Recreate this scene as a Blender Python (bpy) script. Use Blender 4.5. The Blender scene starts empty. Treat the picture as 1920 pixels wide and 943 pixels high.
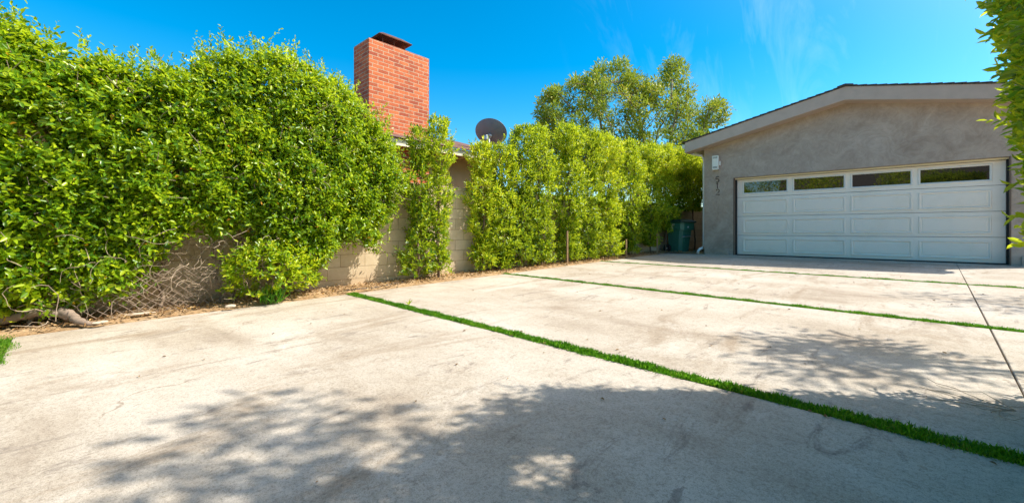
import bpy, bmesh, math, random
import numpy as np
from mathutils import Vector, Matrix
random.seed(7)
RAD = math.radians
SC = bpy.context.scene
COL = SC.collection

# ------------------------------------------------------------------ camera, sky, sun, exposure
CAM_H = 1.01
cd = bpy.data.cameras.new('camera'); cam = bpy.data.objects.new('camera', cd); COL.objects.link(cam)
cam.location = (0, 0, CAM_H); cam.rotation_euler = (RAD(90), 0, RAD(43.4))
cd.sensor_width = 36; cd.lens = 14.7; cd.shift_y = -0.0206; cd.clip_start = 0.05; cd.clip_end = 3000
SC.camera = cam
SC.view_settings.view_transform = 'Standard'; SC.view_settings.look = 'None'
SC.view_settings.gamma = 1; SC.view_settings.use_curve_mapping = False
SC.view_settings.exposure = 0.80
SUN_AZ = math.atan2(.68, .62); SUN_EL = math.atan2(1, math.hypot(.68, .62))
w = bpy.data.worlds.new("World"); SC.world = w; w.use_nodes = True
nt = w.node_tree; N = nt.nodes; Lk = nt.links
bg = N['Background']; bg.inputs['Strength'].default_value = 0.135
sky = N.new('ShaderNodeTexSky'); sky.sky_type = 'NISHITA'; sky.sun_disc = False
sky.sun_elevation = SUN_EL; sky.sun_rotation = SUN_AZ
sky.air_density = 1.0; sky.dust_density = 0.1; sky.ozone_density = 2.5
hs = N.new('ShaderNodeHueSaturation'); hs.inputs['Saturation'].default_value = 1.52; hs.inputs['Hue'].default_value = 0.488
hs.inputs['Value'].default_value = 1.0
Lk.new(sky.outputs[0], hs.inputs['Color'])
tc = N.new('ShaderNodeTexCoord'); mp = N.new('ShaderNodeMapping'); Lk.new(tc.outputs['Generated'], mp.inputs['Vector'])
mp.inputs['Rotation'].default_value = (RAD(20), RAD(35), RAD(-30)); mp.inputs['Scale'].default_value = (9.0, 2.2, 2.2)
nz = N.new('ShaderNodeTexNoise'); nz.inputs['Scale'].default_value = 1.4; nz.inputs['Detail'].default_value = 9
nz.inputs['Roughness'].default_value = .62; nz.inputs['Distortion'].default_value = .8
Lk.new(mp.outputs[0], nz.inputs['Vector'])
cr = N.new('ShaderNodeValToRGB'); cr.color_ramp.elements[0].position = .46; cr.color_ramp.elements[1].position = .8
cr.color_ramp.elements[1].color = (.16, .16, .16, 1)
Lk.new(nz.outputs['Fac'], cr.inputs[0])
# the thin cirrus lies only over the garage side of the sky
vd = N.new('ShaderNodeVectorMath'); vd.operation = 'DISTANCE'; Lk.new(tc.outputs['Generated'], vd.inputs[0])
vd.inputs[1].default_value = (-.16, .88, .42)
mr = N.new('ShaderNodeMapRange'); mr.inputs['From Min'].default_value = .42; mr.inputs['From Max'].default_value = .05
Lk.new(vd.outputs['Value'], mr.inputs['Value'])
mm = N.new('ShaderNodeMath'); mm.operation = 'MULTIPLY'; Lk.new(cr.outputs[0], mm.inputs[0]); Lk.new(mr.outputs[0], mm.inputs[1])
mx = N.new('ShaderNodeMix'); mx.data_type = 'RGBA'; Lk.new(mm.outputs[0], mx.inputs['Factor'])
Lk.new(hs.outputs[0], mx.inputs['A']); mx.inputs['B'].default_value = (7.5, 8.2, 9.2, 1)
# warm glow added to the sky round the out-of-frame sun, neutralising the bluish shade
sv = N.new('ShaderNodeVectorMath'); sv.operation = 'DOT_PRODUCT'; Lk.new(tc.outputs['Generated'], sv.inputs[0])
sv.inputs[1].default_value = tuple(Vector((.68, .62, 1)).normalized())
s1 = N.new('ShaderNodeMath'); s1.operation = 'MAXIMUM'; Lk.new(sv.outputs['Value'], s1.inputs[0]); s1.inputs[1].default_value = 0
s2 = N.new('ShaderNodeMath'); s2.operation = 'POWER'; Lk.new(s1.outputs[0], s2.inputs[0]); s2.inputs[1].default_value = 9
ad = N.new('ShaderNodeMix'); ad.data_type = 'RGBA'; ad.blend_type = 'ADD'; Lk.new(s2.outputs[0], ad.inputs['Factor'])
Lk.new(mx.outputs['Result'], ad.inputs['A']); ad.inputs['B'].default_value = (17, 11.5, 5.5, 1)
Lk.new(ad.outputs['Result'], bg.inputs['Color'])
sd = bpy.data.lights.new('sun', 'SUN'); sd.energy = 4.3; sd.angle = RAD(0.55); sd.color = (1, .945, .85)
so = bpy.data.objects.new('sun', sd); COL.objects.link(so); so.location = (10, 9, 20)
so.rotation_euler = Vector((-.68, -.62, -1)).to_track_quat('-Z', 'Y').to_euler()

# ------------------------------------------------------------------ helpers
def gz(y): return .025*min(max(y, -8), 12.9)
def wallx(y): return -6.975+.09*y

def tag(o, label=None, cat=None, group=None, kind=None):
    if label: o['label'] = label
    if cat: o['category'] = cat
    if group: o['group'] = group
    if kind: o['kind'] = kind
    return o
def empty(name, loc, label, cat, group=None, rz=0):
    o = bpy.data.objects.new(name, None); COL.objects.link(o); o.location = loc; o.rotation_euler = (0, 0, rz)
    o.empty_display_size = .1
    return tag(o, label, cat, group)
def link(name, me, mat, parent=None, local=False):
    o = bpy.data.objects.new(name, me); COL.objects.link(o)
    if mat: me.materials.append(mat)
    if parent:
        o.parent = parent
        if not local:      # geometry given in world coordinates
            o.matrix_parent_inverse = (Matrix.Translation(parent.location) @ parent.rotation_euler.to_matrix().to_4x4()).inverted()
    return o
class MB:
    def __init__(s): s.bm = bmesh.new()
    def box(s, x0, x1, y0, y1, z0, z1, bev=0):
        bm = s.bm
        v = [bm.verts.new(p) for p in [(x0,y0,z0),(x1,y0,z0),(x1,y1,z0),(x0,y1,z0),(x0,y0,z1),(x1,y0,z1),(x1,y1,z1),(x0,y1,z1)]]
        fs = [bm.faces.new([v[i] for i in f]) for f in [(3,2,1,0),(4,5,6,7),(0,1,5,4),(1,2,6,5),(2,3,7,6),(3,0,4,7)]]
        if bev:
            es = list({e for f in fs for e in f.edges})
            bmesh.ops.bevel(bm, geom=es, offset=bev, segments=2, affect='EDGES', profile=.6)
        return s
    def prism(s, pts, axis, a, b, bev=0):
        """pts: 2D polygon; axis 'y': (x,z) pts extruded a..b in y; axis 'z': (x,y); axis 'x': (y,z)"""
        bm = s.bm
        def P(p, t): return {'y': (p[0], t, p[1]), 'z': (p[0], p[1], t), 'x': (t, p[0], p[1])}[axis]
        A = [bm.verts.new(P(p, a)) for p in pts]; B = [bm.verts.new(P(p, b)) for p in pts]
        n = len(pts); fs = [bm.faces.new(A), bm.faces.new(B[::-1])]
        for i in range(n): fs.append(bm.faces.new([A[i], B[i], B[(i+1) % n], A[(i+1) % n]]))
        if bev:
            es = list({e for f in fs for e in f.edges})
            bmesh.ops.bevel(bm, geom=es, offset=bev, segments=2, affect='EDGES')
        return s
    def tube(s, pts, r, n=8, cap=True):
        bm = s.bm; rings = []
        pts = [Vector(p) for p in pts]
        if not hasattr(r, '__len__'): r = [r]*len(pts)
        for i, p in enumerate(pts):
            t = (pts[min(i+1, len(pts)-1)]-pts[max(i-1, 0)]).normalized()
            u = t.cross(Vector((0, 0, 1)))
            if u.length < .05: u = t.cross(Vector((0, 1, 0)))
            u.normalize(); q = t.cross(u)
            rings.append([bm.verts.new(p+(u*math.cos(2*math.pi*k/n)+q*math.sin(2*math.pi*k/n))*r[i]) for k in range(n)])
        for i in range(len(rings)-1):
            for k in range(n):
                f = bm.faces.new([rings[i][k], rings[i][(k+1) % n], rings[i+1][(k+1) % n], rings[i+1][k]]); f.smooth = True
        if cap:
            bm.faces.new(rings[0][::-1]); bm.faces.new(rings[-1])
        return s
    def loft(s, rings, cap0=True, cap1=True, smooth=False):
        bm = s.bm; R = [[bm.verts.new(p) for p in r] for r in rings]; n = len(R[0])
        for i in range(len(R)-1):
            for k in range(n):
                f = bm.faces.new([R[i][k], R[i][(k+1) % n], R[i+1][(k+1) % n], R[i+1][k]]); f.smooth = smooth
        if cap0: bm.faces.new(R[0][::-1])
        if cap1: bm.faces.new(R[-1])
        return s
    def build(s, name, mat, parent=None, local=False):
        bmesh.ops.recalc_face_normals(s.bm, faces=s.bm.faces)
        me = bpy.data.meshes.new(name); s.bm.to_mesh(me); s.bm.free()
        return link(name, me, mat, parent, local)

def np_mesh(name, V, F, smooth=False):
    """V (n,3), F (m,k) k-gons"""
    me = bpy.data.meshes.new(name); k = F.shape[1]
    me.vertices.add(len(V)); me.vertices.foreach_set('co', np.ascontiguousarray(V, dtype=np.float32).ravel())
    me.loops.add(F.size); me.loops.foreach_set('vertex_index', np.ascontiguousarray(F, dtype=np.int32).ravel())
    me.polygons.add(len(F)); me.polygons.foreach_set('loop_start', np.arange(0, F.size, k, dtype=np.int32))
    if smooth: me.polygons.foreach_set('use_smooth', np.ones(len(F), dtype=bool))
    me.update(calc_edges=True); return me
def nrm(a): return a/np.maximum(np.linalg.norm(a, axis=1, keepdims=True), 1e-9)

def leaf_mesh(name, P, D, Nn, L, ratio, rng, fold=.18, droop=.15, shade=None):
    """one oval folded leaf (two quads) per row"""
    n = len(P); D = nrm(D); Nn = nrm(Nn-D*np.sum(Nn*D, 1, keepdims=True)); S = np.cross(D, Nn)
    L = np.broadcast_to(np.asarray(L, float), (n,))[:, None]; W = L*ratio*rng.uniform(.8, 1.15, (n, 1))*.5
    def pt(f, s, up): return P+D*L*f+S*W*s+Nn*L*up
    V = np.stack([pt(0, 0, 0), pt(.3, .92, fold*ratio), pt(.7, .8, fold*ratio-droop*.35), pt(1, 0, -droop), pt(.7, -.8, fold*ratio-droop*.35), pt(.3, -.92, fold*ratio)], 1).reshape(-1, 3)
    b = np.arange(n)[:, None]*6
    F = np.concatenate([b+np.array([[0, 1, 2, 3]]), b+np.array([[0, 3, 4, 5]])], 1).reshape(-1, 4)
    me = np_mesh(name, V, F)
    var = rng.random(n) if shade is None else shade
    a = me.attributes.new('leafvar', 'FLOAT', 'FACE'); a.data.foreach_set('value', np.repeat(var, 2).astype(np.float32))
    return me
def sprigs(P, T, slen, k, L, rng, spread=.9, up=.5, jitter=.35):
    """k leaves set alternately along each twig; returns leaf P, D, N, L"""
    n = len(P); T = nrm(T); ref = nrm(rng.normal(size=(n, 3))); A = nrm(np.cross(T, ref)); B = np.cross(T, A)
    slen = np.broadcast_to(np.asarray(slen, float), (n,)); L = np.broadcast_to(np.asarray(L, float), (n,))
    oP, oD, oN, oL = [], [], [], []
    for i in range(k):
        f = (i+.5)/k
        ang = rng.uniform(-.5, .5, n)+i*2.4
        R = A*np.cos(ang)[:, None]+B*np.sin(ang)[:, None]
        sp = spread*(1.1-.6*f)
        D = nrm(T*(1.05-.5*spread)+R*sp+rng.normal(size=(n, 3))*jitter*.4)
        Nn = T*.8+np.array([0, 0, up])-R*.3+rng.normal(size=(n, 3))*jitter
        oP.append(P+T*(slen*f)[:, None]); oD.append(D); oN.append(Nn); oL.append(L*rng.uniform(.65, 1.15, n)*(1-.25*f*f))
    return np.concatenate(oP), np.concatenate(oD), np.concatenate(oN), np.concatenate(oL)
def seg_mesh(name, A, B, ra, rb, n=5):
    A = np.asarray(A, float); B = np.asarray(B, float); m = len(A)
    T = nrm(B-A); ref = np.where(np.abs(T[:, 2:3]) > .9, [[1., 0, 0]], [[0, 0, 1.]]); U = nrm(np.cross(T, ref)); Q = np.cross(T, U)
    th = np.arange(n)*2*math.pi/n
    c = np.cos(th)[None, :, None]; s = np.sin(th)[None, :, None]
    ring = U[:, None]*c+Q[:, None]*s
    ra = np.broadcast_to(np.asarray(ra, float), (m,))[:, None, None]; rb = np.broadcast_to(np.asarray(rb, float), (m,))[:, None, None]
    V = np.concatenate([A[:, None]+ring*ra, B[:, None]+ring*rb], 1).reshape(-1, 3)
    b = (np.arange(m)*2*n)[:, None, None]; k = np.arange(n)
    F = np.stack([k, (k+1) % n, (k+1) % n+n, k+n], 1)[None]+b
    return np_mesh(name, V, F.reshape(-1, 4), True)
def grow(root, targets, rng, step=.25, rmin=.006, p=.42, wob=.12, rmax=.2):
    """branch skeleton reaching every target: nodes chained to the nearest part already grown"""
    root = [np.array(r, float) for r in root]
    nodes = [root[0]]; par = [-1]
    for r in root[1:]: nodes.append(r); par.append(len(nodes)-2)
    top = root[-1]
    order = np.argsort(np.linalg.norm(targets-top, axis=1)); ends = []
    for ti in order:
        t = targets[ti]; arr = np.array(nodes)
        d = np.linalg.norm(arr-t, axis=1)+.35*np.linalg.norm(arr-top, axis=1)*(np.arange(len(arr)) >= len(root)-1)
        d = d+np.where(arr[:, 2] > t[2]+.3, 1.5, 0)
        j = int(np.argmin(d)); a = nodes[j]; dist = np.linalg.norm(t-a); ns = max(1, int(dist/step)); cur = j
        for i in range(1, ns+1):
            f = i/ns; q = a+(t-a)*f
            if i < ns: q = q+rng.normal(size=3)*wob*step+np.array([0, 0, -.12*dist*math.sin(math.pi*f)*.5])
            nodes.append(q); par.append(cur); cur = len(nodes)-1
        ends.append(cur)
    cnt = np.zeros(len(nodes))
    for e in ends: cnt[e] += 1
    for i in range(len(nodes)-1, 0, -1): cnt[par[i]] += cnt[i]
    rad = np.clip(rmin*np.maximum(cnt, 1)**p, rmin, rmax)
    A = [nodes[par[i]] for i in range(1, len(nodes))]; B = [nodes[i] for i in range(1, len(nodes))]
    ra = [min(rad[par[i]], rad[i]*1.25) for i in range(1, len(nodes))]; rb = [rad[i] for i in range(1, len(nodes))]
    return np.array(A), np.array(B), np.array(ra), np.array(rb)
def wig(y, z, s=0.):
    return (np.sin(y*5.1+s+1.3*np.sin(z*3.3+s))*np.cos(z*4.7+s*2)+.6*np.sin(y*11.3+z*6.1+s)*np.cos(z*9.7-y*3+s))/1.6

# ------------------------------------------------------------------ materials
def newmat(name):
    m = bpy.data.materials.new(name); m.use_nodes = True
    return m, m.node_tree.nodes, m.node_tree.links, m.node_tree.nodes['Principled BSDF']
def ramp(N, stops):
    c = N.new('ShaderNodeValToRGB'); e = c.color_ramp.elements
    while len(e) < len(stops): e.new(.5)
    for i, (p, col) in enumerate(stops): e[i].position = p; e[i].color = (*col, 1) if len(col) == 3 else col
    return c
def noise(N, L, vec, scale, detail=4, rough=.55, dist=0):
    n = N.new('ShaderNodeTexNoise'); n.inputs['Scale'].default_value = scale; n.inputs['Detail'].default_value = detail
    n.inputs['Roughness'].default_value = rough; n.inputs['Distortion'].default_value = dist
    if vec: L.new(vec, n.inputs['Vector'])
    return n.outputs['Fac']
def mapped(N, L, scale=(1, 1, 1), rot=(0, 0, 0), kind='Object'):
    t = N.new('ShaderNodeTexCoord'); m = N.new('ShaderNodeMapping'); m.inputs['Scale'].default_value = scale; m.inputs['Rotation'].default_value = rot
    L.new(t.outputs[kind], m.inputs['Vector']); return m.outputs[0]
def mix(N, L, a, b, fac, mode='MIX'):
    m = N.new('ShaderNodeMix'); m.data_type = 'RGBA'; m.blend_type = mode
    for sock, v in (('A', a), ('B', b)):
        if hasattr(v, 'links') or hasattr(v, 'is_linked'): L.new(v, m.inputs[sock])
        else: m.inputs[sock].default_value = (*v, 1)
    if hasattr(fac, 'is_linked'): L.new(fac, m.inputs['Factor'])
    else: m.inputs['Factor'].default_value = fac
    return m.outputs['Result']
def math_(N, L, op, a, b=0, c=None):
    m = N.new('ShaderNodeMath'); m.operation = op
    for i, v in enumerate((a, b) if c is None else (a, b, c)):
        if hasattr(v, 'is_linked'): L.new(v, m.inputs[i])
        else: m.inputs[i].default_value = v
    return m.outputs[0]
def bump(N, L, bs, h, strength=.3, dist=.01, prev=None):
    b = N.new('ShaderNodeBump'); b.inputs['Strength'].default_value = strength; b.inputs['Distance'].default_value = dist
    L.new(h, b.inputs['Height'])
    if prev: L.new(prev, b.inputs['Normal'])
    if bs: L.new(b.outputs[0], bs.inputs['Normal'])
    return b.outputs[0]
def simple(name, col, rough=.6, metal=0, var=.12, nscale=8, bumps=.1, bscale=60, spec=.5):
    m, N, L, b = newmat(name); v = mapped(N, L)
    f = noise(N, L, v, nscale, 5)
    c = mix(N, L, tuple(x*(1-var) for x in col), tuple(min(1, x*(1+var)) for x in col), f)
    L.new(c, b.inputs['Base Color']); b.inputs['Roughness'].default_value = rough; b.inputs['Metallic'].default_value = metal
    b.inputs['Specular IOR Level'].default_value = spec
    if bumps: bump(N, L, b, noise(N, L, v, bscale, 3), bumps, .003)
    return m
def leafmat(name, stops, trans=.45, rough=.38, tcol=(.35, .55, .03)):
    m, N, L, b = newmat(name)
    a = N.new('ShaderNodeAttribute'); a.attribute_name = 'leafvar'
    r = ramp(N, stops); L.new(a.outputs['Fac'], r.inputs[0])
    v = mapped(N, L); f = noise(N, L, v, 1.6, 3)
    c = mix(N, L, r.outputs[0], (1.25, 1.15, .8), math_(N, L, 'MULTIPLY', f, .35), 'MULTIPLY')
    L.new(c, b.inputs['Base Color']); b.inputs['Roughness'].default_value = rough
    t = N.new('ShaderNodeBsdfTranslucent')
    tcn = mix(N, L, c, tcol, .55); L.new(tcn, t.inputs['Color'])
    ms = N.new('ShaderNodeMixShader'); ms.inputs[0].default_value = trans
    L.new(b.outputs[0], ms.inputs[1]); L.new(t.outputs[0], ms.inputs[2])
    L.new(ms.outputs[0], N['Material Output'].inputs['Surface'])
    return m
M = {}
M['privet'] = leafmat('privet_leaf', [(0, (.025, .11, .008)), (.3, (.12, .27, .010)), (.6, (.32, .47, .012)), (.95, (.62, .66, .03)), (.985, (.66, .58, .06)), (1, (.70, .32, .03))], .46, .30, (.74, .86, .02))
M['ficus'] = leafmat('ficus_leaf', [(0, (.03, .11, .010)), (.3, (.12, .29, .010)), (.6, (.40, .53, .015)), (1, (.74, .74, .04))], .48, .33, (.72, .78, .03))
M['ficus_dark'] = leafmat('ficus_shaded_leaf', [(0, (.04, .15, .012)), (.5, (.15, .32, .012)), (1, (.36, .48, .015))], .4, .33, (.28, .5, .03))
M['ficus_near'] = leafmat('near_hedge_leaf', [(0, (.04, .14, .010)), (.35, (.15, .28, .012)), (.65, (.42, .52, .015)), (1, (.66, .68, .04))], .62, .28, (.85, .90, .04))
M['olive'] = leafmat('olive_leaf', [(0, (.10, .20, .012)), (.5, (.30, .43, .02)), (.85, (.55, .54, .03)), (1, (.55, .34, .05))], .42, .4, (.3, .32, .05))
M['shade_tree'] = leafmat('shade_tree_leaf', [(0, (.03, .08, .015)), (1, (.1, .18, .02))], .3, .45, (.25, .35, .04))
M['grass'] = leafmat('turf_blade', [(0, (.04, .16, .006)), (.5, (.12, .33, .010)), (.96, (.26, .48, .02)), (1, (.5, .4, .1))], .35, .45, (.2, .6, .02))
M['flower'] = simple('flower_cream', (.55, .46, .22), .8, 0, .2)
M['bark'] = simple('bark_brown', (.17, .115, .075), .9, 0, .35, 14, .8, 50)
M['bark_pale'] = simple('bark_pale', (.27, .20, .14), .9, 0, .3, 12, .8, 50)
M['twig'] = simple('dry_twig', (.40, .31, .22), .9, 0, .3, 10, .4, 60)
M['driftwood'] = simple('weathered_wood', (.27, .20, .15), .95, 0, .45, 18, 1, 60)
M['litter'] = leafmat('dry_leaf', [(0, (.12, .06, .025)), (.5, (.32, .19, .08)), (.9, (.55, .42, .25)), (1, (.6, .35, .05))], .15, .8, (.4, .3, .1))

def concrete():
    m, N, L, b = newmat('broom_finished_concrete'); v = mapped(N, L)
    base = ramp(N, [(.28, (.33, .265, .20)), (.43, (.46, .395, .315)), (.56, (.53, .47, .39)), (.74, (.61, .555, .48))])
    L.new(noise(N, L, mapped(N, L, (.5, 1.1, 1)), 1.1, 8, .6, .4), base.inputs[0])
    # swept, water-marked patches
    st = ramp(N, [(.535, (0, 0, 0)), (.67, (1, 1, 1))]); L.new(noise(N, L, mapped(N, L, (1.4, .5, 1), (0, 0, RAD(-25))), 1.3, 10, .68, .9), st.inputs[0])
    c = mix(N, L, base.outputs[0], (.33, .255, .18), math_(N, L, 'MULTIPLY', st.outputs[0], .75))
    st2 = ramp(N, [(.57, (0, 0, 0)), (.64, (1, 1, 1))]); L.new(noise(N, L, mapped(N, L, (2.4, .8, 1), (0, 0, RAD(-38))), 1.7, 10, .75, 1.2), st2.inputs[0])
    c = mix(N, L, c, (.24, .20, .165), math_(N, L, 'MULTIPLY', st2.outputs[0], .7))
    # pale wear
    st3 = ramp(N, [(.60, (0, 0, 0)), (.74, (1, 1, 1))]); L.new(noise(N, L, mapped(N, L, (1, .45, 1), (0, 0, 1)), 2.1, 8, .7, .6), st3.inputs[0])
    c = mix(N, L, c, (.74, .70, .63), math_(N, L, 'MULTIPLY', st3.outputs[0], .55))
    # fine sand grain
    g = noise(N, L, v, 230, 2, .8); gr = ramp(N, [(.36, (.60, .58, .55)), (.5, (1, 1, 1)), (.66, (1.15, 1.15, 1.15))]); L.new(g, gr.inputs[0])
    c = mix(N, L, c, gr.outputs[0], .7, 'MULTIPLY')
    g2 = noise(N, L, v, 60, 4, .8); gr2 = ramp(N, [(.36, (.45, .42, .38)), (.50, (1, 1, 1)), (.7, (1.15, 1.15, 1.14))]); L.new(g2, gr2.inputs[0])
    c = mix(N, L, c, gr2.outputs[0], .5, 'MULTIPLY')
    # a few wandering hairline cracks
    vo = N.new('ShaderNodeTexVoronoi'); vo.feature = 'DISTANCE_TO_EDGE'; vo.inputs['Scale'].default_value = .42
    wv = N.new('ShaderNodeVectorMath'); wv.operation = 'ADD'; L.new(v, wv.inputs[0])
    wn = N.new('ShaderNodeTexNoise'); wn.inputs['Scale'].default_value = 1.8; wn.inputs['Detail'].default_value = 8; L.new(v, wn.inputs['Vector']); L.new(wn.outputs['Color'], wv.inputs[1]); L.new(wv.outputs[0], vo.inputs['Vector'])
    ck = N.new('ShaderNodeMapRange'); ck.inputs['From Min'].default_value = .0045; ck.inputs['From Max'].default_value = .0012; L.new(vo.outputs['Distance'], ck.inputs['Value'])
    ckb = ramp(N, [(.52, (0, 0, 0)), (.6, (1, 1, 1))]); L.new(noise(N, L, v, .7, 4, .6), ckb.inputs[0])
    c = mix(N, L, c, (.22, .16, .11), math_(N, L, 'MULTIPLY', math_(N, L, 'MULTIPLY', ck.outputs[0], ckb.outputs[0]), .6))
    g3 = noise(N, L, v, 14, 9, .85, .5); gr3 = ramp(N, [(.36, (.66, .63, .58)), (.5, (1, 1, 1)), (.66, (1.14, 1.14, 1.13))]); L.new(g3, gr3.inputs[0])
    c = mix(N, L, c, gr3.outputs[0], math_(N, L, 'MULTIPLY', noise(N, L, mapped(N, L, (1, 1, 1), (0, 0, .6)), .9, 5), .9), 'MULTIPLY')
    # the old trowel seam running along the drive, a bit left of the middle
    sx = N.new('ShaderNodeSeparateXYZ'); L.new(v, sx.inputs[0])
    wob = math_(N, L, 'MULTIPLY', math_(N, L, 'SUBTRACT', noise(N, L, v, 2.2, 8, .7), .5), .16)
    x = math_(N, L, 'ADD', math_(N, L, 'ADD', sx.outputs[0], wob), math_(N, L, 'MULTIPLY', sx.outputs[1], -.075))
    dd = math_(N, L, 'ABSOLUTE', math_(N, L, 'ADD', x, 3.84))
    ln = N.new('ShaderNodeMapRange'); ln.inputs['From Min'].default_value = .022; ln.inputs['From Max'].default_value = .004; L.new(dd, ln.inputs['Value'])
    brk = ramp(N, [(.42, (0, 0, 0)), (.56, (1, 1, 1))]); L.new(noise(N, L, v, 2.6, 6, .7), brk.inputs[0])
    lf = math_(N, L, 'MULTIPLY', ln.outputs[0], brk.outputs[0])
    c = mix(N, L, c, (.26, .21, .16), math_(N, L, 'MULTIPLY', lf, .75))
    L.new(c, b.inputs['Base Color']); b.inputs['Roughness'].default_value = .92; b.inputs['Specular IOR Level'].default_value = .25
    h = math_(N, L, 'ADD', math_(N, L, 'MULTIPLY', g2, .5), math_(N, L, 'MULTIPLY', g, .35))
    h = math_(N, L, 'SUBTRACT', h, math_(N, L, 'MULTIPLY', lf, .8))
    bump(N, L, b, h, .55, .006)
    return m
M['concrete'] = concrete()
def dirt():
    m, N, L, b = newmat('dry_soil'); v = mapped(N, L)
    r = ramp(N, [(.3, (.28, .17, .085)), (.5, (.44, .29, .155)), (.7, (.56, .41, .26))]); L.new(noise(N, L, v, 3.5, 10, .7), r.inputs[0])
    g = noise(N, L, v, 70, 5, .8); gr = ramp(N, [(.35, (.5, .48, .45)), (.5, (1, 1, 1)), (.7, (1.25, 1.22, 1.2))]); L.new(g, gr.inputs[0])
    L.new(mix(N, L, r.outputs[0], gr.outputs[0], .8, 'MULTIPLY'), b.inputs['Base Color']); b.inputs['Roughness'].default_value = 1
    b.inputs['Specular IOR Level'].default_value = .1
    bump(N, L, b, g, .8, .015); return m
M['dirt'] = dirt()
def stucco():
    m, N, L, b = newmat('troweled_stucco'); v = mapped(N, L)
    n1 = noise(N, L, v, 1.1, 7, .62, 1.6)
    r = ramp(N, [(.28, (.34, .27, .215)), (.47, (.41, .335, .275)), (.62, (.46, .385, .325)), (.78, (.55, .475, .41))]); L.new(n1, r.inputs[0])
    n2 = noise(N, L, v, 3.6, 6, .68, 3.0); r2 = ramp(N, [(.38, (.86, .85, .84)), (.52, (1, 1, 1)), (.68, (1.12, 1.12, 1.12))]); L.new(n2, r2.inputs[0])
    c = mix(N, L, r.outputs[0], r2.outputs[0], .8, 'MULTIPLY')
    n3 = noise(N, L, v, 9, 5, .7, 2.5); r3 = ramp(N, [(.60, (1, 1, 1)), (.72, (1.3, 1.29, 1.28))]); L.new(n3, r3.inputs[0])
    c = mix(N, L, c, r3.outputs[0], .45, 'MULTIPLY')
    L.new(c, b.inputs['Base Color']); b.inputs['Roughness'].default_value = .75; b.inputs['Specular IOR Level'].default_value = .35
    h = math_(N, L, 'ADD', n2, math_(N, L, 'MULTIPLY', noise(N, L, v, 26, 6, .7, 1.2), .5))
    bump(N, L, b, h, .6, .02); return m
M['stucco'] = stucco()
M['fascia'] = simple('fascia_stucco', (.48, .385, .32), .8, 0, .16, 5, .5, 30)
M['tan_stucco'] = simple('tan_stucco', (.60, .45, .26), .85, 0, .12, 3, .5, 60)
M['cream_paint'] = simple('cream_paint', (.80, .72, .50), .6, 0, .06, 5, .1)
def blocks():
    m, N, L, b = newmat('concrete_block'); t = N.new('ShaderNodeTexCoord'); v = t.outputs['Object']
    mp = N.new('ShaderNodeMapping'); mp.inputs['Rotation'].default_value = (RAD(-90), 0, 0); L.new(v, mp.inputs['Vector'])
    br = N.new('ShaderNodeTexBrick'); L.new(mp.outputs[0], br.inputs['Vector'])
    br.inputs['Scale'].default_value = 1; br.inputs['Brick Width'].default_value = .405; br.inputs['Row Height'].default_value = .205
    br.inputs['Mortar Size'].default_value = .006; br.inputs['Mortar Smooth'].default_value = .3
    br.inputs['Color1'].default_value = (.58, .465, .315, 1); br.inputs['Color2'].default_value = (.64, .53, .37, 1); br.inputs['Mortar'].default_value = (.40, .30, .19, 1)
    r = ramp(N, [(.3, (.8, .77, .72)), (.6, (1.08, 1.08, 1.08))]); L.new(noise(N, L, v, 2.2, 8, .7), r.inputs[0])
    c = mix(N, L, br.outputs['Color'], r.outputs[0], .9, 'MULTIPLY')
    # soil splash along the foot of the wall
    sx = N.new('ShaderNodeSeparateXYZ'); L.new(v, sx.inputs[0])
    z = math_(N, L, 'ADD', sx.outputs[2], math_(N, L, 'MULTIPLY', noise(N, L, v, 3, 5), .35))
    q = N.new('ShaderNodeMapRange'); q.inputs['From Min'].default_value = .62; q.inputs['From Max'].default_value = .22; L.new(z, q.inputs['Value'])
    c = mix(N, L, c, (.46, .31, .18), math_(N, L, 'MULTIPLY', q.outputs[0], .6))
    L.new(c, b.inputs['Base Color']); b.inputs['Roughness'].default_value = .95; b.inputs['Specular IOR Level'].default_value = .2
    h = math_(N, L, 'SUBTRACT', math_(N, L, 'MULTIPLY', noise(N, L, v, 60, 4), .25), br.outputs['Fac'])
    bump(N, L, b, h, .5, .008); return m
M['block'] = blocks()
def bricks():
    m, N, L, b = newmat('red_brick'); t = N.new('ShaderNodeTexCoord'); v = t.outputs['Object']
    # brick faces run along y on the drive side and along x on the other: sum makes one running coordinate
    sx = N.new('ShaderNodeSeparateXYZ'); L.new(v, sx.inputs[0]); cb = N.new('ShaderNodeCombineXYZ')
    L.new(math_(N, L, 'ADD', sx.outputs[0], sx.outputs[1]), cb.inputs[0]); L.new(sx.outputs[2], cb.inputs[1])
    br = N.new('ShaderNodeTexBrick'); L.new(cb.outputs[0], br.inputs['Vector'])
    br.inputs['Scale'].default_value = 1; br.inputs['Brick Width'].default_value = .248; br.inputs['Row Height'].default_value = .0795
    br.inputs['Mortar Size'].default_value = .0075; br.inputs['Mortar Smooth'].default_value = .15; br.inputs['Bias'].default_value = -.1
    br.inputs['Color1'].default_value = (.56, .14, .045, 1); br.inputs['Color2'].default_value = (.30, .055, .025, 1); br.inputs['Mortar'].default_value = (.50, .36, .24, 1)
    r = ramp(N, [(.32, (.62, .55, .5)), (.5, (1, 1, 1)), (.72, (1.25, 1.3, 1.3))]); L.new(noise(N, L, v, 9, 8, .75), r.inputs[0])
    c = mix(N, L, br.outputs['Color'], r.outputs[0], .8, 'MULTIPLY')
    L.new(c, b.inputs['Base Color']); b.inputs['Roughness'].default_value = .9
    h = math_(N, L, 'SUBTRACT', math_(N, L, 'MULTIPLY', noise(N, L, v, 90, 4), .3), br.outputs['Fac'])
    bump(N, L, b, h, .8, .008); return m
M['brick'] = bricks()
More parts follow.
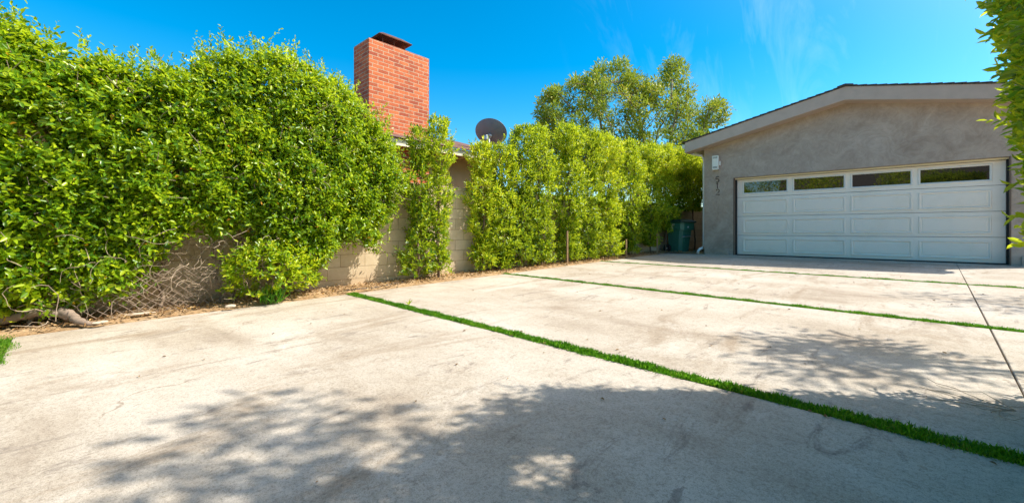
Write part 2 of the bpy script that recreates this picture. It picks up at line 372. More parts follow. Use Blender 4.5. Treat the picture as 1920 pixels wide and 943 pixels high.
def rust():
    m, N, L, b = newmat('rusted_metal'); v = mapped(N, L)
    r = ramp(N, [(.3, (.05, .03, .025)), (.52, (.13, .05, .03)), (.7, (.34, .12, .04))]); L.new(noise(N, L, v, 9, 8, .7), r.inputs[0])
    L.new(r.outputs[0], b.inputs['Base Color']); b.inputs['Roughness'].default_value = .75; b.inputs['Metallic'].default_value = .3; return m
M['rust'] = rust()
M['shingle'] = simple('dark_shingle', (.075, .065, .06), .95, 0, .3, 22, .6, 90)
M['brown_shingle'] = simple('brown_shingle', (.23, .14, .12), .95, 0, .35, 7, .6, 60)
def doorpaint():
    m, N, L, b = newmat('embossed_white_steel'); v = mapped(N, L, (3, 1, 60))
    g = noise(N, L, v, 2.2, 6, .7, .6)
    v2 = mapped(N, L); d = ramp(N, [(.5, (.91, .83, .73)), (.8, (.80, .73, .62))]); L.new(noise(N, L, v2, 1.7, 8, .7), d.inputs[0])
    L.new(d.outputs[0], b.inputs['Base Color']); b.inputs['Roughness'].default_value = .42
    bump(N, L, b, g, .35, .004); return m
M['door'] = doorpaint()
M['white'] = simple('white_paint', (.78, .77, .73), .45, 0, .05, 6, .1)
M['black'] = simple('black_rubber', (.012, .012, .012), .7, 0, .2, 20, .1)
M['jamb'] = simple('brown_jamb', (.16, .115, .085), .8, 0, .2, 9, .3)
M['digit'] = simple('dark_bronze', (.035, .025, .018), .45, .5, .2, 20, 0)
def glass():
    m, N, L, b = newmat('dark_tinted_glass'); b.inputs['Base Color'].default_value = (.008, .007, .005, 1)
    b.inputs['Roughness'].default_value = .015; b.inputs['IOR'].default_value = 1.9; v = mapped(N, L)
    bump(N, L, b, noise(N, L, v, 1.6, 2), .12, .01); return m
M['glass'] = glass()
M['bin'] = simple('bin_green_plastic', (.028, .15, .11), .36, 0, .15, 6, .15, 120)
M['bin_lid'] = simple('bin_lid_plastic', (.014, .045, .034), .4, 0, .2, 6, .15, 120)
M['bin_print'] = simple('bin_white_print', (.6, .66, .64), .6, 0, .1, 30, 0)
M['dish'] = simple('grey_dish_metal', (.19, .195, .215), .5, .1, .12, 6, .05)
M['galv'] = simple('galvanised_metal', (.45, .46, .46), .4, .7, .15, 14, .05)
M['lampwhite'] = simple('lamp_opal_glass', (.80, .80, .74), .35, 0, .04, 8, 0)
M['stake'] = simple('wood_stake', (.30, .19, .10), .9, 0, .3, 20, .5, 40)
M['wire'] = simple('rusty_wire', (.33, .25, .19), .7, .4, .3, 30, 0)
M['hose'] = simple('brown_poly_tube', (.06, .045, .035), .5, 0, .2, 20, 0)
M['stone'] = simple('pale_stone', (.52, .43, .33), .95, 0, .2, 12, .5, 40)
M['soil_dark'] = M['dirt']

# ------------------------------------------------------------------ ground, drive
def ground_sheet():
    ys = [-400, -60, -20, -8]+[y for y in range(-6, 13, 2)]+[12.9, 16, 22, 40, 120, 500]
    xs = [-500, -100, -30, -12, -6, 0, 6, 14, 40, 120, 500]
    V = [(x, y, gz(y)-.07) for y in ys for x in xs]; n = len(xs)
    F = [(j*n+i, j*n+i+1, (j+1)*n+i+1, (j+1)*n+i) for j in range(len(ys)-1) for i in range(n-1)]
    me = bpy.data.meshes.new('ground'); me.from_pydata(V, [], F)
    tag(link('ground', me, M['dirt']), kind='structure')
ground_sheet()
def bed(name, x0f, x1f, y0, y1, nx, ny, seed, hgt=.05):
    """raised loose soil, fine enough to be lumpy"""
    rng = np.random.default_rng(seed)
    j, i = np.meshgrid(np.linspace(0, 1, ny), np.linspace(0, 1, nx), indexing='ij')
    Y = y0+(y1-y0)*j; X0 = x0f(Y); X1 = x1f(Y); X = X0+(X1-X0)*i
    Z = .025*np.clip(Y, -8, 12.9)
    e = np.minimum(1, (1-i)*(X1-X0)/.25)
    lump = .5+.25*np.sin(X*9+1.7*np.sin(Y*4))*np.cos(Y*7+X*3)+.15*np.sin(X*23+Y*17)*np.cos(Y*29-X*11)+rng.normal(size=X.shape)*.08
    Z = Z-.012+(hgt*lump+.015)*e
    V = np.stack([X, Y, Z], -1).reshape(-1, 3)
    a = (np.arange(ny-1)[:, None]*nx+np.arange(nx-1)[None]).ravel()
    F = np.stack([a, a+1, a+nx+1, a+nx], 1)
    return tag(link(name, np_mesh(name, V, F, True), M['dirt']), kind='structure')
def leftx(y): return -6.19+.065*(y+.36)
bed('planting_bed', lambda Y: -6.975+.09*Y-.02, lambda Y: leftx(Y)+.03, -4.2, 12.6, 34, 620, 1)
bed('side_yard_soil', lambda Y: -6.975+.09*Y-.02, lambda Y: -4.2+0*Y, 12.6, 21, 40, 200, 2, .035)
bed('hedge_bed', lambda Y: 3.4+0*Y, lambda Y: 1.0+0*Y, -4.2, 5.5, 40, 160, 3)
joint = lambda y: .36+.03*y
strips = [(-.37, 0.0, .32), (2.70, -.026, .105), (5.67, -.048, .10), (8.99, -.04, .10)]   # y at x=0, slope, width (centre line y)
def sy(k, x, side): c, s, wd = strips[k]; return c+s*x+side*wd/2-(.16 if k == 0 else 0)
def slab(ylo, yhi, x0f, x1f):
    pts = [(x0f(ylo(-6)), ylo(x0f(ylo(-6)))), (x1f(ylo(1)), ylo(x1f(ylo(1)))), (x1f(yhi(1)), yhi(x1f(yhi(1)))), (x0f(yhi(-6)), yhi(x0f(yhi(-6))))]
    bm = bmesh.new(); A = [bm.verts.new((x, y, gz(y))) for x, y in pts]; B = [bm.verts.new((x, y, gz(y)-.11)) for x, y in pts]
    bm.faces.new(A); bm.faces.new(B[::-1]); top = []
    for i in range(4): bm.faces.new([A[i], B[i], B[(i+1) % 4], A[(i+1) % 4]])
    es = [e for e in bm.edges if all(v in A for v in e.verts)]
    bmesh.ops.bevel(bm, geom=es, offset=.0028, segments=2, affect='EDGES')
    bmesh.ops.recalc_face_normals(bm, faces=bm.faces)
    me = bpy.data.meshes.new('driveway'); bm.to_mesh(me); bm.free()
    tag(link('driveway', me, M['concrete']), kind='structure')
rows = [(lambda x: -3.8, lambda x: sy(0, x, -1)), (lambda x: sy(0, x, 1), lambda x: sy(1, x, -1)), (lambda x: sy(1, x, 1), lambda x: sy(2, x, -1)),
        (lambda x: sy(2, x, 1), lambda x: sy(3, x, -1)), (lambda x: sy(3, x, 1), lambda x: 12.76)]
for i, (lo, hi) in enumerate(rows):
    slab(lo, hi, leftx, lambda y: joint(y)-.001)
    slab(lo, hi, lambda y: joint(y)+.001, (lambda y: 1.05) if i < 3 else (lambda y: 3.3))
MB().box(-3.9, 1.9, 12.765, 13.6, .2, .3165).build('garage_floor_slab', M['concrete'])['kind'] = 'structure'

def turf(k, label, x0, x1, n, hb):
    rng = np.random.default_rng(40+k); c, s, wd = strips[k]
    X = rng.uniform(x0, x1, n)
    edge = .06*np.sin(X*3.1+k)+.04*np.sin(X*9.7)
    t = rng.uniform(-.5, .5, n)*(1+.3*edge*8)*rng.choice([1, 1, 1, 1.18], n); pt_ = .5+.5*np.sin(X*7.3+k)*np.sin(X*17.1+2*k)
    Y = c+s*X+t*wd*1.0-(.16 if k == 0 else 0)
    P = np.stack([X, Y, .025*Y-.012], 1)
    D = nrm(np.stack([rng.normal(size=n)*.5, rng.normal(size=n)*.5+t*.5, np.ones(n)], 1))
    Nn = rng.normal(size=(n, 3))
    me = leaf_mesh('turf_strip', P, D, Nn, hb*rng.uniform(.45, 1.25, n)*(.72+.5*pt_), .11, rng, .1, .35, np.where((np.sin(X*4.3+k*2)*np.sin(X*1.9+k) > .25) & (rng.random(n) < .3), rng.uniform(.9, 1, n), rng.random(n)*.97))
    # soil under the blades
    o = link('turf_strip', me, M['grass']); tag(o, label, 'grass strip', kind='stuff')
turf(0, 'grass at the near left corner of the concrete', -7.2, 1.0, 42000, .028)
turf(1, 'nearest long green grass strip cutting diagonally between the concrete slabs', -6.0, 1.05, 34000, .034)
turf(2, 'middle grass strip between two sunlit concrete slabs', -5.85, 2.9, 30000, .03)
turf(3, 'farthest thin grass strip, the one just in front of the garage', -5.65, 3.2, 24000, .027)

# ------------------------------------------------------------------ garage
YW = 12.78; ZF = .318; CX = -1.05; XL, XR = -4.33, 2.23; RISE = .211
ZP = 4.356; YE = 12.40; XEL = -4.75; XER = 2*CX-XEL
def rtop(x): return ZP-RISE*abs(x-CX)
gar = empty('garage', (CX, 16, ZF), 'grey stucco garage with a low gable roof at the end of the drive', 'garage')
bt = .30
wf = [(XL, .05), (-3.545, .05), (-3.545, 2.475), (1.49, 2.475), (1.49, .05), (XR, .05), (XR, rtop(XR)-bt+.02), (CX, ZP-bt+.02), (XL, rtop(XL)-bt+.02)]
b = MB(); b.prism(wf, 'y', YW, YW+.2)
b.box(XL, XL+.18, YW+.2, 21, .05, rtop(XL)-.14); b.box(XR-.18, XR, YW+.2, 21, .05, rtop(XR)-.14)
b.prism([(XL+.18, .05), (XR-.18, .05), (XR-.18, rtop(XR)-.14), (CX, ZP-.14), (XL+.18, rtop(XL)-.14)], 'y', 20.8, 21)
b.build('wall', M['stucco'], gar)
MB().box(XL+.04, -3.66, YW-.07, YW-.002, .25, .48, .012).build('plinth', M['stucco'], gar)
MB().box(1.62, XR, YW-.05, YW-.002, .25, .50, .012).build('plinth', M['stucco'], gar)
# gable fascia band with its soffit
fb = [(XEL, rtop(XEL)-bt), (CX, ZP-bt), (XER, rtop(XER)-bt), (XER, rtop(XER)), (CX, ZP), (XEL, rtop(XEL))]
MB().prism(fb, 'y', YE, YW-.001, .008).build('fascia', M['fascia'], gar)
MB().prism([(XEL, rtop(XEL)-.16), (CX, ZP-.16), (XER, rtop(XER)-.16), (XER, rtop(XER)-.004), (CX, ZP-.004), (XEL, rtop(XEL)-.004)], 'y', YW+.001, 21.3).build('roof_deck', M['fascia'], gar)
# shingle courses, each lapping the one below
b = MB(); ncr = 22; span = (CX-XEL)+.04
for s in (-1, 1):
    for i in range(ncr):
        a0 = span*i/ncr; a1 = span*(i+1)/ncr+.05
        p = []
        for a, up in ((a0, .004+(.018 if i else .018)), (a1, .040), (a1, .022), (a0, .004)):
            p.append((CX+s*a, ZP-RISE*a+up))
        b.prism(p, 'y', YE-.03-.004*random.random(), 21.35)
b.prism([(CX-.15, ZP-RISE*.15+.035), (CX, ZP+.028), (CX+.15, ZP-RISE*.15+.035), (CX+.15, ZP-RISE*.15+.055), (CX, ZP+.058), (CX-.15, ZP-RISE*.15+.055)], 'y', YE-.04, 21.36)
b.build('roof_shingles', M['shingle'], gar)
# jambs, seal, header stop
MB().box(-3.545, -3.525, YW-.012, YW+.2, ZF, 2.475).build('door_jamb', M['jamb'], gar); MB().box(1.47, 1.49, YW-.012, YW+.2, ZF, 2.475).build('door_jamb', M['jamb'], gar)
MB().box(-3.525, 1.47, YW+.10, YW+.17, 2.435, 2.47).build('header_trim', M['cream_paint'], gar)
b = MB(); b.box(-3.525, -3.50, YW+.12, YW+.19, ZF, 2.435); b.box(1.445, 1.47, YW+.10, YW+.19, ZF, 2.435)
b.box(-3.5, 1.445, YW+.15, YW+.2, ZF-.001, .338); b.build('weather_seal', M['black'], gar)
# door
door = bpy.data.objects.new('garage_door', None); COL.objects.link(door); door.parent = gar; door.location = (0, YW+.2-16, 0)
door.matrix_parent_inverse = Matrix.Translation((-CX, 0, -ZF)); door.empty_display_size = .1
bpy.context.view_layer.update()
def dlink(o):
    o.parent = door; o.matrix_parent_inverse = Matrix.Translation((0, -(YW+.2), 0))
def embossed(bm, x0, x1, z0, z1, y, loops, close=True):
    rings = []
    for ins, out in loops:
        rings.append([bm.verts.new(p) for p in [(x0+ins, y-out, z0+ins), (x1-ins, y-out, z0+ins), (x1-ins, y-out, z1-ins), (x0+ins, y-out, z1-ins)]])
    for r, q in zip(rings, rings[1:]):
        for k in range(4): bm.faces.new([r[k], r[(k+1) % 4], q[(k+1) % 4], q[k]])
    if close: bm.faces.new(rings[-1])
DY = YW+.2; cols = [(-3.325, -2.315), (-2.145, -1.13), (-.965, .05), (.21, 1.225)]
zs = [.338, .868, 1.40, 1.93, 2.435]
for r in range(4):
    b = MB(); b.box(-3.5, 1.445, DY, DY+.045, zs[r]+.004, zs[r+1]-.004, .005)
    if r < 3:
        zc = (zs[r]+zs[r+1])/2-.005
        for x0, x1 in cols: embossed(b.bm, x0-.03, x1+.03, zc-.19, zc+.19, DY-.0004, [(0, 0), (.008, .020), (.026, .020), (.044, .0015), (.056, .0015), (.07, .010)])
    else:
        for x0, x1 in cols: pass
    dlink(b.build('door_section', M['door']))
for x0, x1 in cols:
    z0, z1 = 2.055, 2.342
    b = MB(); embossed(b.bm, x0-.04, x1+.04, z0-.04, z1+.04, DY-.0004, [(0, 0), (.006, .016), (.018, .018), (.032, .012), (.040, .004)], False)
    bo = b.build('window_frame', M['white']); dlink(bo)
    p = MB(); p.box(x0-.001, x1+.001, DY-.003, DY+.001, z0-.001, z1+.001); dlink(p.build('window_pane', M['glass']))
# gutter and downspout on the left eave
b = MB(); gx = XEL-.005
b.prism([(gx-.12, rtop(XEL)-.03), (gx-.11, rtop(XEL)-.12), (gx-.09, rtop(XEL)-.145), (gx, rtop(XEL)-.145), (gx, rtop(XEL)-.03)], 'y', YE+.12, 21.3, .006)
b.build('gutter', M['white'], gar)
b = MB(); zt = rtop(XEL)-.14
b.tube([(gx-.05, YW+.12, zt), (gx-.05, YW+.12, zt-.06), (gx+.02, YW+.11, zt-.12), (XL-.10, YW+.1, zt-.22), (XL-.045, YW+.1, zt-.30), (XL-.04, YW+.1, zt-.5), (XL-.04, YW+.1, .55), (XL-.05, YW+.06, .50), (XL-.12, YW-.02, .46), (XL-.155, YW-.05, .40), (XL-.16, YW-.06, .30)], .038, 10)
b.build('downspout', M['white'], gar)
# wall lamp
lamp = empty('wall_lamp', (-3.99, YW, 2.94), 'white box wall lamp with slotted ends, high on the garage corner pier', 'wall lamp')
MB().box(-4.03, -3.95, YW-.03, YW, 2.86, 3.02, .005).build('back_plate', M['white'], lamp)
MB().box(-4.075, -3.905, YW-.125, YW-.03, 2.74, 3.14, .012).build('shade', M['lampwhite'], lamp)
for z in (2.785, 2.812, 3.062, 3.089): MB().box(-4.05, -3.93, YW-.128, YW-.12, z, z+.012).build('slot', M['digit'], lamp)
MB().box(-3.904, -3.865, YW-.06, YW-.012, 2.86, 2.98, .006).build('sensor', M['white'], lamp)
# house number 5 1 2, thin metal strokes
num = empty('house_number', (-3.96, YW, 2.24), 'dark metal numerals 5 1 2 stacked down the stucco under the lamp', 'house number')
def stroke(pts, cx, z0, sc=.16, r=.0085):
    b = MB(); P = [(cx+x*sc, YW-.014, z0+z*sc) for x, z in pts]
    for q in (0,): b.tube(P, r, 6)
    return b
arc = lambda cx, cz, r, a0, a1, n: [(cx+r*math.cos(RAD(a0+(a1-a0)*i/n)), cz+r*math.sin(RAD(a0+(a1-a0)*i/n))) for i in range(n+1)]
stroke([(.29, .98), (-.20, .98), (-.24, .56)]+arc(-.02, .32, .31, 118, -125, 12), -3.965, 2.385).build('digit', M['digit'], num)
stroke([(-.14, .84), (.04, 1.0), (.04, 0)], -3.965, 2.205).build('digit', M['digit'], num)
stroke(arc(0, .70, .28, 165, -25, 9)+[(-.30, .03), (.32, .03)], -3.955, 2.025).build('digit', M['digit'], num)

# ------------------------------------------------------------------ block wall on the left
bw = empty('block_wall', (wallx(0), 0, 0), 'tan concrete block garden wall behind the shrubs on the left', 'wall', rz=math.atan2(1, .09))
Lw = math.hypot(1, .09)
MB().box(-5*Lw, 22*Lw, 0, .15, -.3, 1.80).build('blocks', M['block'], bw, True)
MB().box(-5*Lw, 22*Lw, -.012, .162, 1.802, 1.865, .006).build('cap', M['block'], bw, True)

# ------------------------------------------------------------------ neighbour house
nb = empty('neighbour_house', (-10.5, 3, 0), 'tan house behind the block wall with brown shingle roof and cream eaves', 'house')
EX = -7.72; EZ = 2.93; HY0, HY1 = -7, 8.7
b = MB(); b.prism([(-8.35, -.2), (-8.35, 2.96), (-10.8, 3.72), (-13.2, 2.96), (-13.2, -.2)], 'y', HY0+.5, HY1-.5); b.build('wall', M['tan_stucco'], nb)
b = MB(); b.box(EX-.035, EX, HY0, HY1, EZ-.15, EZ, .004); b.box(-13.87, -13.83, HY0, HY1, EZ-.15, EZ, .004)
b.build('fascia', M['cream_paint'], nb)
for y in np.arange(HY0+.3, HY1, .61): MB().box(-8.34, EX-.037, y, y+.045, EZ-.12, EZ-.015).build('rafter_tail', M['cream_paint'], nb)
slope = .31; RX = -10.8; ncr = 20; b = MB()
for s in (-1, 1):
    for i in range(ncr):
        wd = (EX+.012-RX)
        a0 = wd*i/ncr; a1 = wd*(i+1)/ncr+.06; zt = EZ+slope*wd
        b.prism([(RX+s*a0, zt-slope*a0+.02), (RX+s*a1, zt-slope*a1+.055), (RX+s*a1, zt-slope*a1+.025), (RX+s*a0, zt-slope*a0-.005)], 'y', HY0-.05, HY1+.05)
b.build('roof', M['brown_shingle'], nb)
CXF = -8.0
MB().box(-8.66, CXF, 4.20, 5.68, 0, 4.95, .006).build('chimney', M['brick'], nb)
ch = nb.children[-1]
cap = MB(); cx, cy, cz = -8.33, 4.86, 4.95
cap.prism([(cx-.24, cy-.34), (cx+.24, cy-.34), (cx+.24, cy+.34), (cx-.24, cy+.34)], 'z', cz-.01, cz+.05)
cap.box(cx-.2, cx+.2, cy-.30, cy+.30, cz+.05, cz+.07)
for sx_ in (-1, 1):
    for k in range(-1, 2): cap.box(cx+sx_*.19-.008, cx+sx_*.19+.008, cy+k*.27-.008, cy+k*.27+.008, cz+.07, cz+.25)
def hood(w0, l0, z0, w1, l1, z1):
    rings = [[(cx-w0, cy-l0, z0), (cx+w0, cy-l0, z0), (cx+w0, cy+l0, z0), (cx-w0, cy+l0, z0)],
             [(cx-w1, cy-l1, z1), (cx+w1, cy-l1, z1), (cx+w1, cy+l1, z1), (cx-w1, cy+l1, z1)]]
    return rings
r1 = hood(.285, .40, cz+.19, .14, .22, cz+.30); r2 = hood(.29, .405, cz+.203, .145, .225, cz+.31)
cap.loft([r1[1], r1[0], r2[0], r2[1]], True, True)
o = cap.build('chimney_cap', M['rust'], nb)
# satellite dish on the roof, seen from behind
dc = Vector((-8.05, 7.70, 3.62))
dish = empty('satellite_dish', (-8.05, 7.5, 3.05), 'round dark grey satellite dish on a pole above the neighbouring roof', 'satellite dish')
n_ = Vector((-.35, .62, .62)).normalized(); u_ = n_.cross(Vector((0, 0, 1))).normalized(); q_ = n_.cross(u_)
b = MB(); R0 = .425
def dring(r, off): return [dc+n_*(off)+(u_*math.cos(a)*r+q_*math.sin(a)*r*.92) for a in [2*math.pi*k/48 for k in range(48)]]
b.loft([dring(r, .16*(r/R0)**2-.16) for r in (.02, .1, .18, .26, .34, .40, R0)]+[dring(R0+.008, .004), dring(R0, .012)]+[dring(r, .16*(r/R0)**2-.148) for r in (.40, .3, .2, .1, .02)], True, True, True)
b.build('reflector', M['dish'], dish)
back = dc-n_*.16
b = MB(); b.tube([back-n_*.10, back+n_*.0], .06, 12); b.tube([back-n_*.03+u_*.07, back-n_*.03-u_*.07], .02, 8)
b.box(back.x-.05, back.x+.05, back.y-.16, back.y-.06, back.z-.14, back.z-.02, .01)
b.build('bracket', M['galv'], dish)
pt = back-n_*.09
MB().tube([(pt.x, pt.y, pt.z), (pt.x, pt.y, pt.z-.2), (pt.x, pt.y, 3.0)], .03, 10).build('pole', M['galv'], dish)
MB().tube([dc-q_*.36*(-1)-n_*.02, dc+n_*.42+Vector((0, 0, -.15))], .014, 6).build('feed_arm', M['galv'], dish)

# ------------------------------------------------------------------ wheelie bin
bn = empty('wheelie_bin', (-5.19, 13.15, gz(13)-.0), 'dark green wheeled rubbish bin with white print, beside the garage corner', 'bin', rz=RAD(-16))
def rr(x0, x1, hy, z, ch=.08):
    return [(x, y, z) for x, y in [(x0+ch*.4, -hy), (x1-ch, -hy), (x1, -hy+ch), (x1, hy-ch), (x1-ch, hy), (x0+ch*.4, hy), (x0, hy-ch*.4), (x0, -hy+ch*.4)]]
b = MB(); b.loft([rr(-.23, .19, .22, .0), rr(-.235, .195, .225, .03), rr(-.28, .27, .27, .66), rr(-.285, .275, .275, .69), rr(-.32, .33, .31, .70), rr(-.325, .34, .315, .89), rr(-.33, .35, .325, .90), rr(-.33, .35, .325, .93)], True, True)
b.build('body', M['bin'], bn, True)
b = MB(); b.loft([rr(-.35, .39, .35, .92), rr(-.36, .40, .36, .945), rr(-.35, .385, .345, .965), rr(-.31, .30, .27, 1.01), rr(-.2, .15, .12, 1.035)], True, True)
b.build('lid', M['bin_lid'], bn, True)
b = MB(); b.tube([(-.33, -.24, .90), (-.40, -.24, .92), (-.40, .24, .92), (-.33, .24, .90)], .016, 8); b.build('handle', M['bin_lid'], bn, True)
b = MB(); b.loft([[(.205, -.10, .30), (.225, -.10, .30), (.225, .10, .30), (.205, .10, .30)], [(.235, -.12, .50), (.285, -.12, .50), (.285, .12, .50), (.235, .12, .50)], [(.24, -.12, .54), (.25, -.12, .56), (.25, .12, .56), (.24, .12, .54)]], True, True)
b.build('lift_pocket', M['bin'], bn, True)
b = MB(); b.tube([(.24, -.20, .47), (.262, -.22, .49), (.30, -.15, .50), (.30, .15, .50), (.262, .22, .49)], .012, 8); b.build('catch_bar', M['galv'], bn, True)
for sy_ in (-1, 1):
    b = MB(); b.tube([(-.25, sy_*.235, .125), (-.25, sy_*.30, .125)], .125, 22); wo = b.build('wheel', M['black'], bn, True)
    b = MB(); b.tube([(-.25, sy_*.298, .125), (-.25, sy_*.308, .125)], .03, 12); b.build('hub', M['galv'], wo, True)
# printing on the side panel: a short line above a small figure-like mark
b = MB(); yb = -.3185; xo = -.06
b.box(xo-.12, xo+.12, yb-.003, yb, .866, .874)
for k in range(7): b.box(xo-.115+k*.034, xo-.093+k*.034, yb-.0045, yb-.0032, .860, .880)
b.prism([(xo-.06, .850), (xo, .835), (xo+.06, .850), (xo+.07, .838), (xo+.035, .80), (xo+.075, .748), (xo+.05, .738), (xo, .775), (xo-.05, .738), (xo-.075, .748), (xo-.035, .80), (xo-.07, .838)], 'y', yb-.003, yb)
b.build('printed_mark', M['bin_print'], bn, True)
b = MB(); b.tube([(.343, -.06, .79), (.349, -.06, .79)], .028, 12); b.build('sticker', M['bin_print'], bn, True)

# ------------------------------------------------------------------ vegetation
def inpoly(y, z, poly):
    ins = np.zeros(len(y), bool); n = len(poly); dmin = np.full(len(y), 1e9); oy = np.zeros(len(y)); oz = np.zeros(len(y))
    for i in range(n):
        (y0, z0), (y1, z1) = poly[i], poly[(i+1) % n]
        c = ((z0 > z) != (z1 > z)) & (y < (y1-y0)*(z-z0)/((z1-z0) if z1 != z0 else 1e-9)+y0); ins ^= c
        t = np.clip(((y-y0)*(y1-y0)+(z-z0)*(z1-z0))/max((y1-y0)**2+(z1-z0)**2, 1e-9), 0, 1)
        py = y0+t*(y1-y0); pz = z0+t*(z1-z0); d = np.hypot(py-y, pz-z); m = d < dmin
        dmin = np.where(m, d, dmin); oy = np.where(m, py-y, oy); oz = np.where(m, pz-z, oz)
    L = np.maximum(dmin, 1e-6)
    return ins, dmin, oy/L, oz/L

def left_hedge():
    rng = np.random.default_rng(11)
    poly = [(-3.2, .1), (-3.2, 3.0), (-2, 3.3), (-1.0, 3.35), (-.483, 3.22), (-.1, 3.0), (.25, 2.92), (.6, 3.0), (.95, 3.0), (1.25, 3.32), (1.55, 3.38), (1.88, 3.55), (2.285, 3.50), (2.89, 3.32),
            (3.28, 2.98), (3.62, 2.72), (3.88, 2.3), (4.0, 1.75), (3.80, 1.30), (3.60, 1.05), (3.60, .76), (3.32, .54), (3.05, .76), (2.85, .70), (2.68, .36), (2.45, .22), (2.2, .18), (2.05, .65), (1.8, .82), (1.55, .92), (1.35, .74), (1.15, .92), (.9, .80), (.72, .50), (.6, .28), (.35, .12), (-.5, .10)]
    n = 31000
    y = rng.uniform(-3.2, 4.3, n*3); z = rng.uniform(.05, 3.7, n*3)
    ins, e, oy, oz = inpoly(y, z, poly)
    hole = wig(y*.9+2.1, z*1.25, 3.)+.35*wig(y*3.1, z*3.3, 8.) > np.where(z < 1.9, .62, .80)
    ins &= e > .09*(1+wig(y*2.6, z*2.9, 6.))+.05*(1+wig(y*7, z*6, 2.))
    keep = ins & ~(hole & (rng.random(len(y)) < .93))
    # a couple of larger thin spots where the roof behind shows
    for (cy, cz_, ry, rz_) in ((.95, 2.45, .30, .05), (2.15, 2.42, .2, .045), (-.25, 1.95, .16, .12), (-.1, 2.75, .12, .07)):
        keep &= ~((((y-cy)/ry)**2+((z-cz_)/rz_)**2 < 1) & (rng.random(len(y)) < .94))
    y, z, e, oy, oz = y[keep][:n], z[keep][:n], e[keep][:n], oy[keep][:n], oz[keep][:n]
    Tm = np.interp(y, [2.2, 3.2, 4.1], [.42, .26, .20]); r = np.minimum(e/np.interp(y, [2.2, 4.1], [.5, .32]), 1); th = Tm*np.sqrt(1-(1-r)**2)*np.interp(z, [.3, 1.6, 3.6], [.8, 1.1, .85])
    front = (rng.random(len(y)) < .80) | (z < 2.0)
    dep = rng.exponential(.10, len(y)); bumpv = .08*wig(y*.8, z*.8)+.11*wig(y*1.9, z*2.1, 4.)
    xc = wallx(y)+.20
    x = np.where(front, xc+th+bumpv*r-dep+.06, xc-th*.9+dep*.5)
    low = z < 1.95; x = np.where(low, np.maximum(x, wallx(y)+.06+.1*rng.random(len(y))), x)
    P = np.stack([x, y, z], 1)
    nx = np.where(front, r, -r)
    T = np.stack([nx*.9+.1, (1-r)*oy*.8, (1-r)*oz*.8+.45], 1)+rng.normal(size=(len(y), 3))*.45
    a, d_, nn, L = sprigs(P, T, np.where(rng.random(len(P)) < .12, rng.uniform(.2, .34, len(P)), rng.uniform(.06, .16, len(P))), 6, np.interp(y, [-.5, 4], [.083, .068])*rng.uniform(.75, 1.2, len(P)), rng, .95, .55)
    # long upright shoots along the top
    top = [p for p in poly[2:20]]; sp, st = [], []
    for _ in range(260):
        i = rng.integers(0, len(top)-1); f = rng.random(); yy = top[i][0]*(1-f)+top[i+1][0]*f; zz = top[i][1]*(1-f)+top[i+1][1]*f
        sp.append((wallx(yy)+.2+rng.normal()*.15, yy, zz-.06)); st.append((rng.normal()*.35+.1, rng.normal()*.4-.1+.5*max(0, yy-2.6), 1))
    sl = rng.uniform(.12, .36, len(sp))*np.where(rng.random(len(sp)) < .2, 1.35, .85)
    a2, d2, n2, L2 = sprigs(np.array(sp), np.array(st), sl, 12, .055, rng, .75, .2)
    a = np.concatenate([a, a2]); d_ = np.concatenate([d_, d2]); nn = np.concatenate([nn, n2]); L = np.concatenate([L, L2])
    zt = a[:, 2]; sh = np.clip(rng.random(len(a))*.75+.12*wig(a[:, 1]*.6, a[:, 2]*.7, 9.)+.12*(zt > 2.9), 0, .985)
    sh = np.where(rng.random(len(a)) < .006, 1.0, sh)
    hd = empty('privet_hedge', (-6.8, 1.0, .02), 'huge unclipped green hedge spilling over the left end of the wall', 'hedge')
    link('foliage', leaf_mesh('privet_foliage', a, d_, nn, L, .5, rng, .2, .14, sh), M['privet'], hd)
    # trunks and limbs
    S = []
    A_, B_, ra, rb = [], [], [], []
    stems = [(-6.55, -.62), (-6.6, -.3), (-6.7, .75), (-6.62, 1.35), (-6.7, 1.5), (-6.6, 2.2), (-6.85, -1.6)]
    tg = P[rng.choice(len(P), 420, replace=False)]; tg = tg[tg[:, 2] > .5]
    near = np.array([[s[0], s[1]] for s in stems]); asg = np.argmin(np.abs(tg[:, 1:2]-near[None, :, 1]), axis=1)
    for k, (sx_, sy_) in enumerate(stems):
        t = tg[asg == k]
        if len(t) < 3: continue
        t = t.copy(); t[:, 0] -= .12
        g = grow([(sx_, sy_, 0), (sx_-.03, sy_+.05, .2), (sx_-.05, sy_-.03, .42), (sx_-.04, sy_+.06, .62)], t, rng, .16, .0045, .45, .35, .05)
        link('trunk', seg_mesh('privet_trunk', *g, 6), M['bark_pale'], hd)
    # flower panicles: many tiny buds
    for _ in range(46):
        i = rng.integers(0, len(P)); p = P[i]
        if p[2] < 2.0 or not front[i]: continue
        c = p+np.array([.1, -.03, .04]); k = 46
        fp = c+rng.normal(size=(k, 3))*np.array([.03, .04, .045])
        link('flower_cluster', leaf_mesh('privet_flowers', fp, rng.normal(size=fp.shape), rng.normal(size=fp.shape), .014, .8, rng), M['flower'], hd)
    # bare twigs showing among the leaves
    q0 = P[rng.choice(len(P), 1500, replace=False)]; q0 = q0[q0[:, 2] < 3.1]; td = nrm(rng.normal(size=q0.shape)+np.array([.25, 0, .5])); ln_ = rng.uniform(.10, .32, (len(q0), 1))
    mid = q0+td*ln_*.5+rng.normal(size=q0.shape)*.02; end = q0+td*ln_+rng.normal(size=q0.shape)*.03
    link('twigs', seg_mesh('privet_inner_twigs', np.concatenate([q0, mid]), np.concatenate([mid, end]), .0034, .0026, 4), M['twig'], hd)
    # tangle of bare dry twigs in the thin spots near the ground
    A_, B_, rr_ = [], [], []
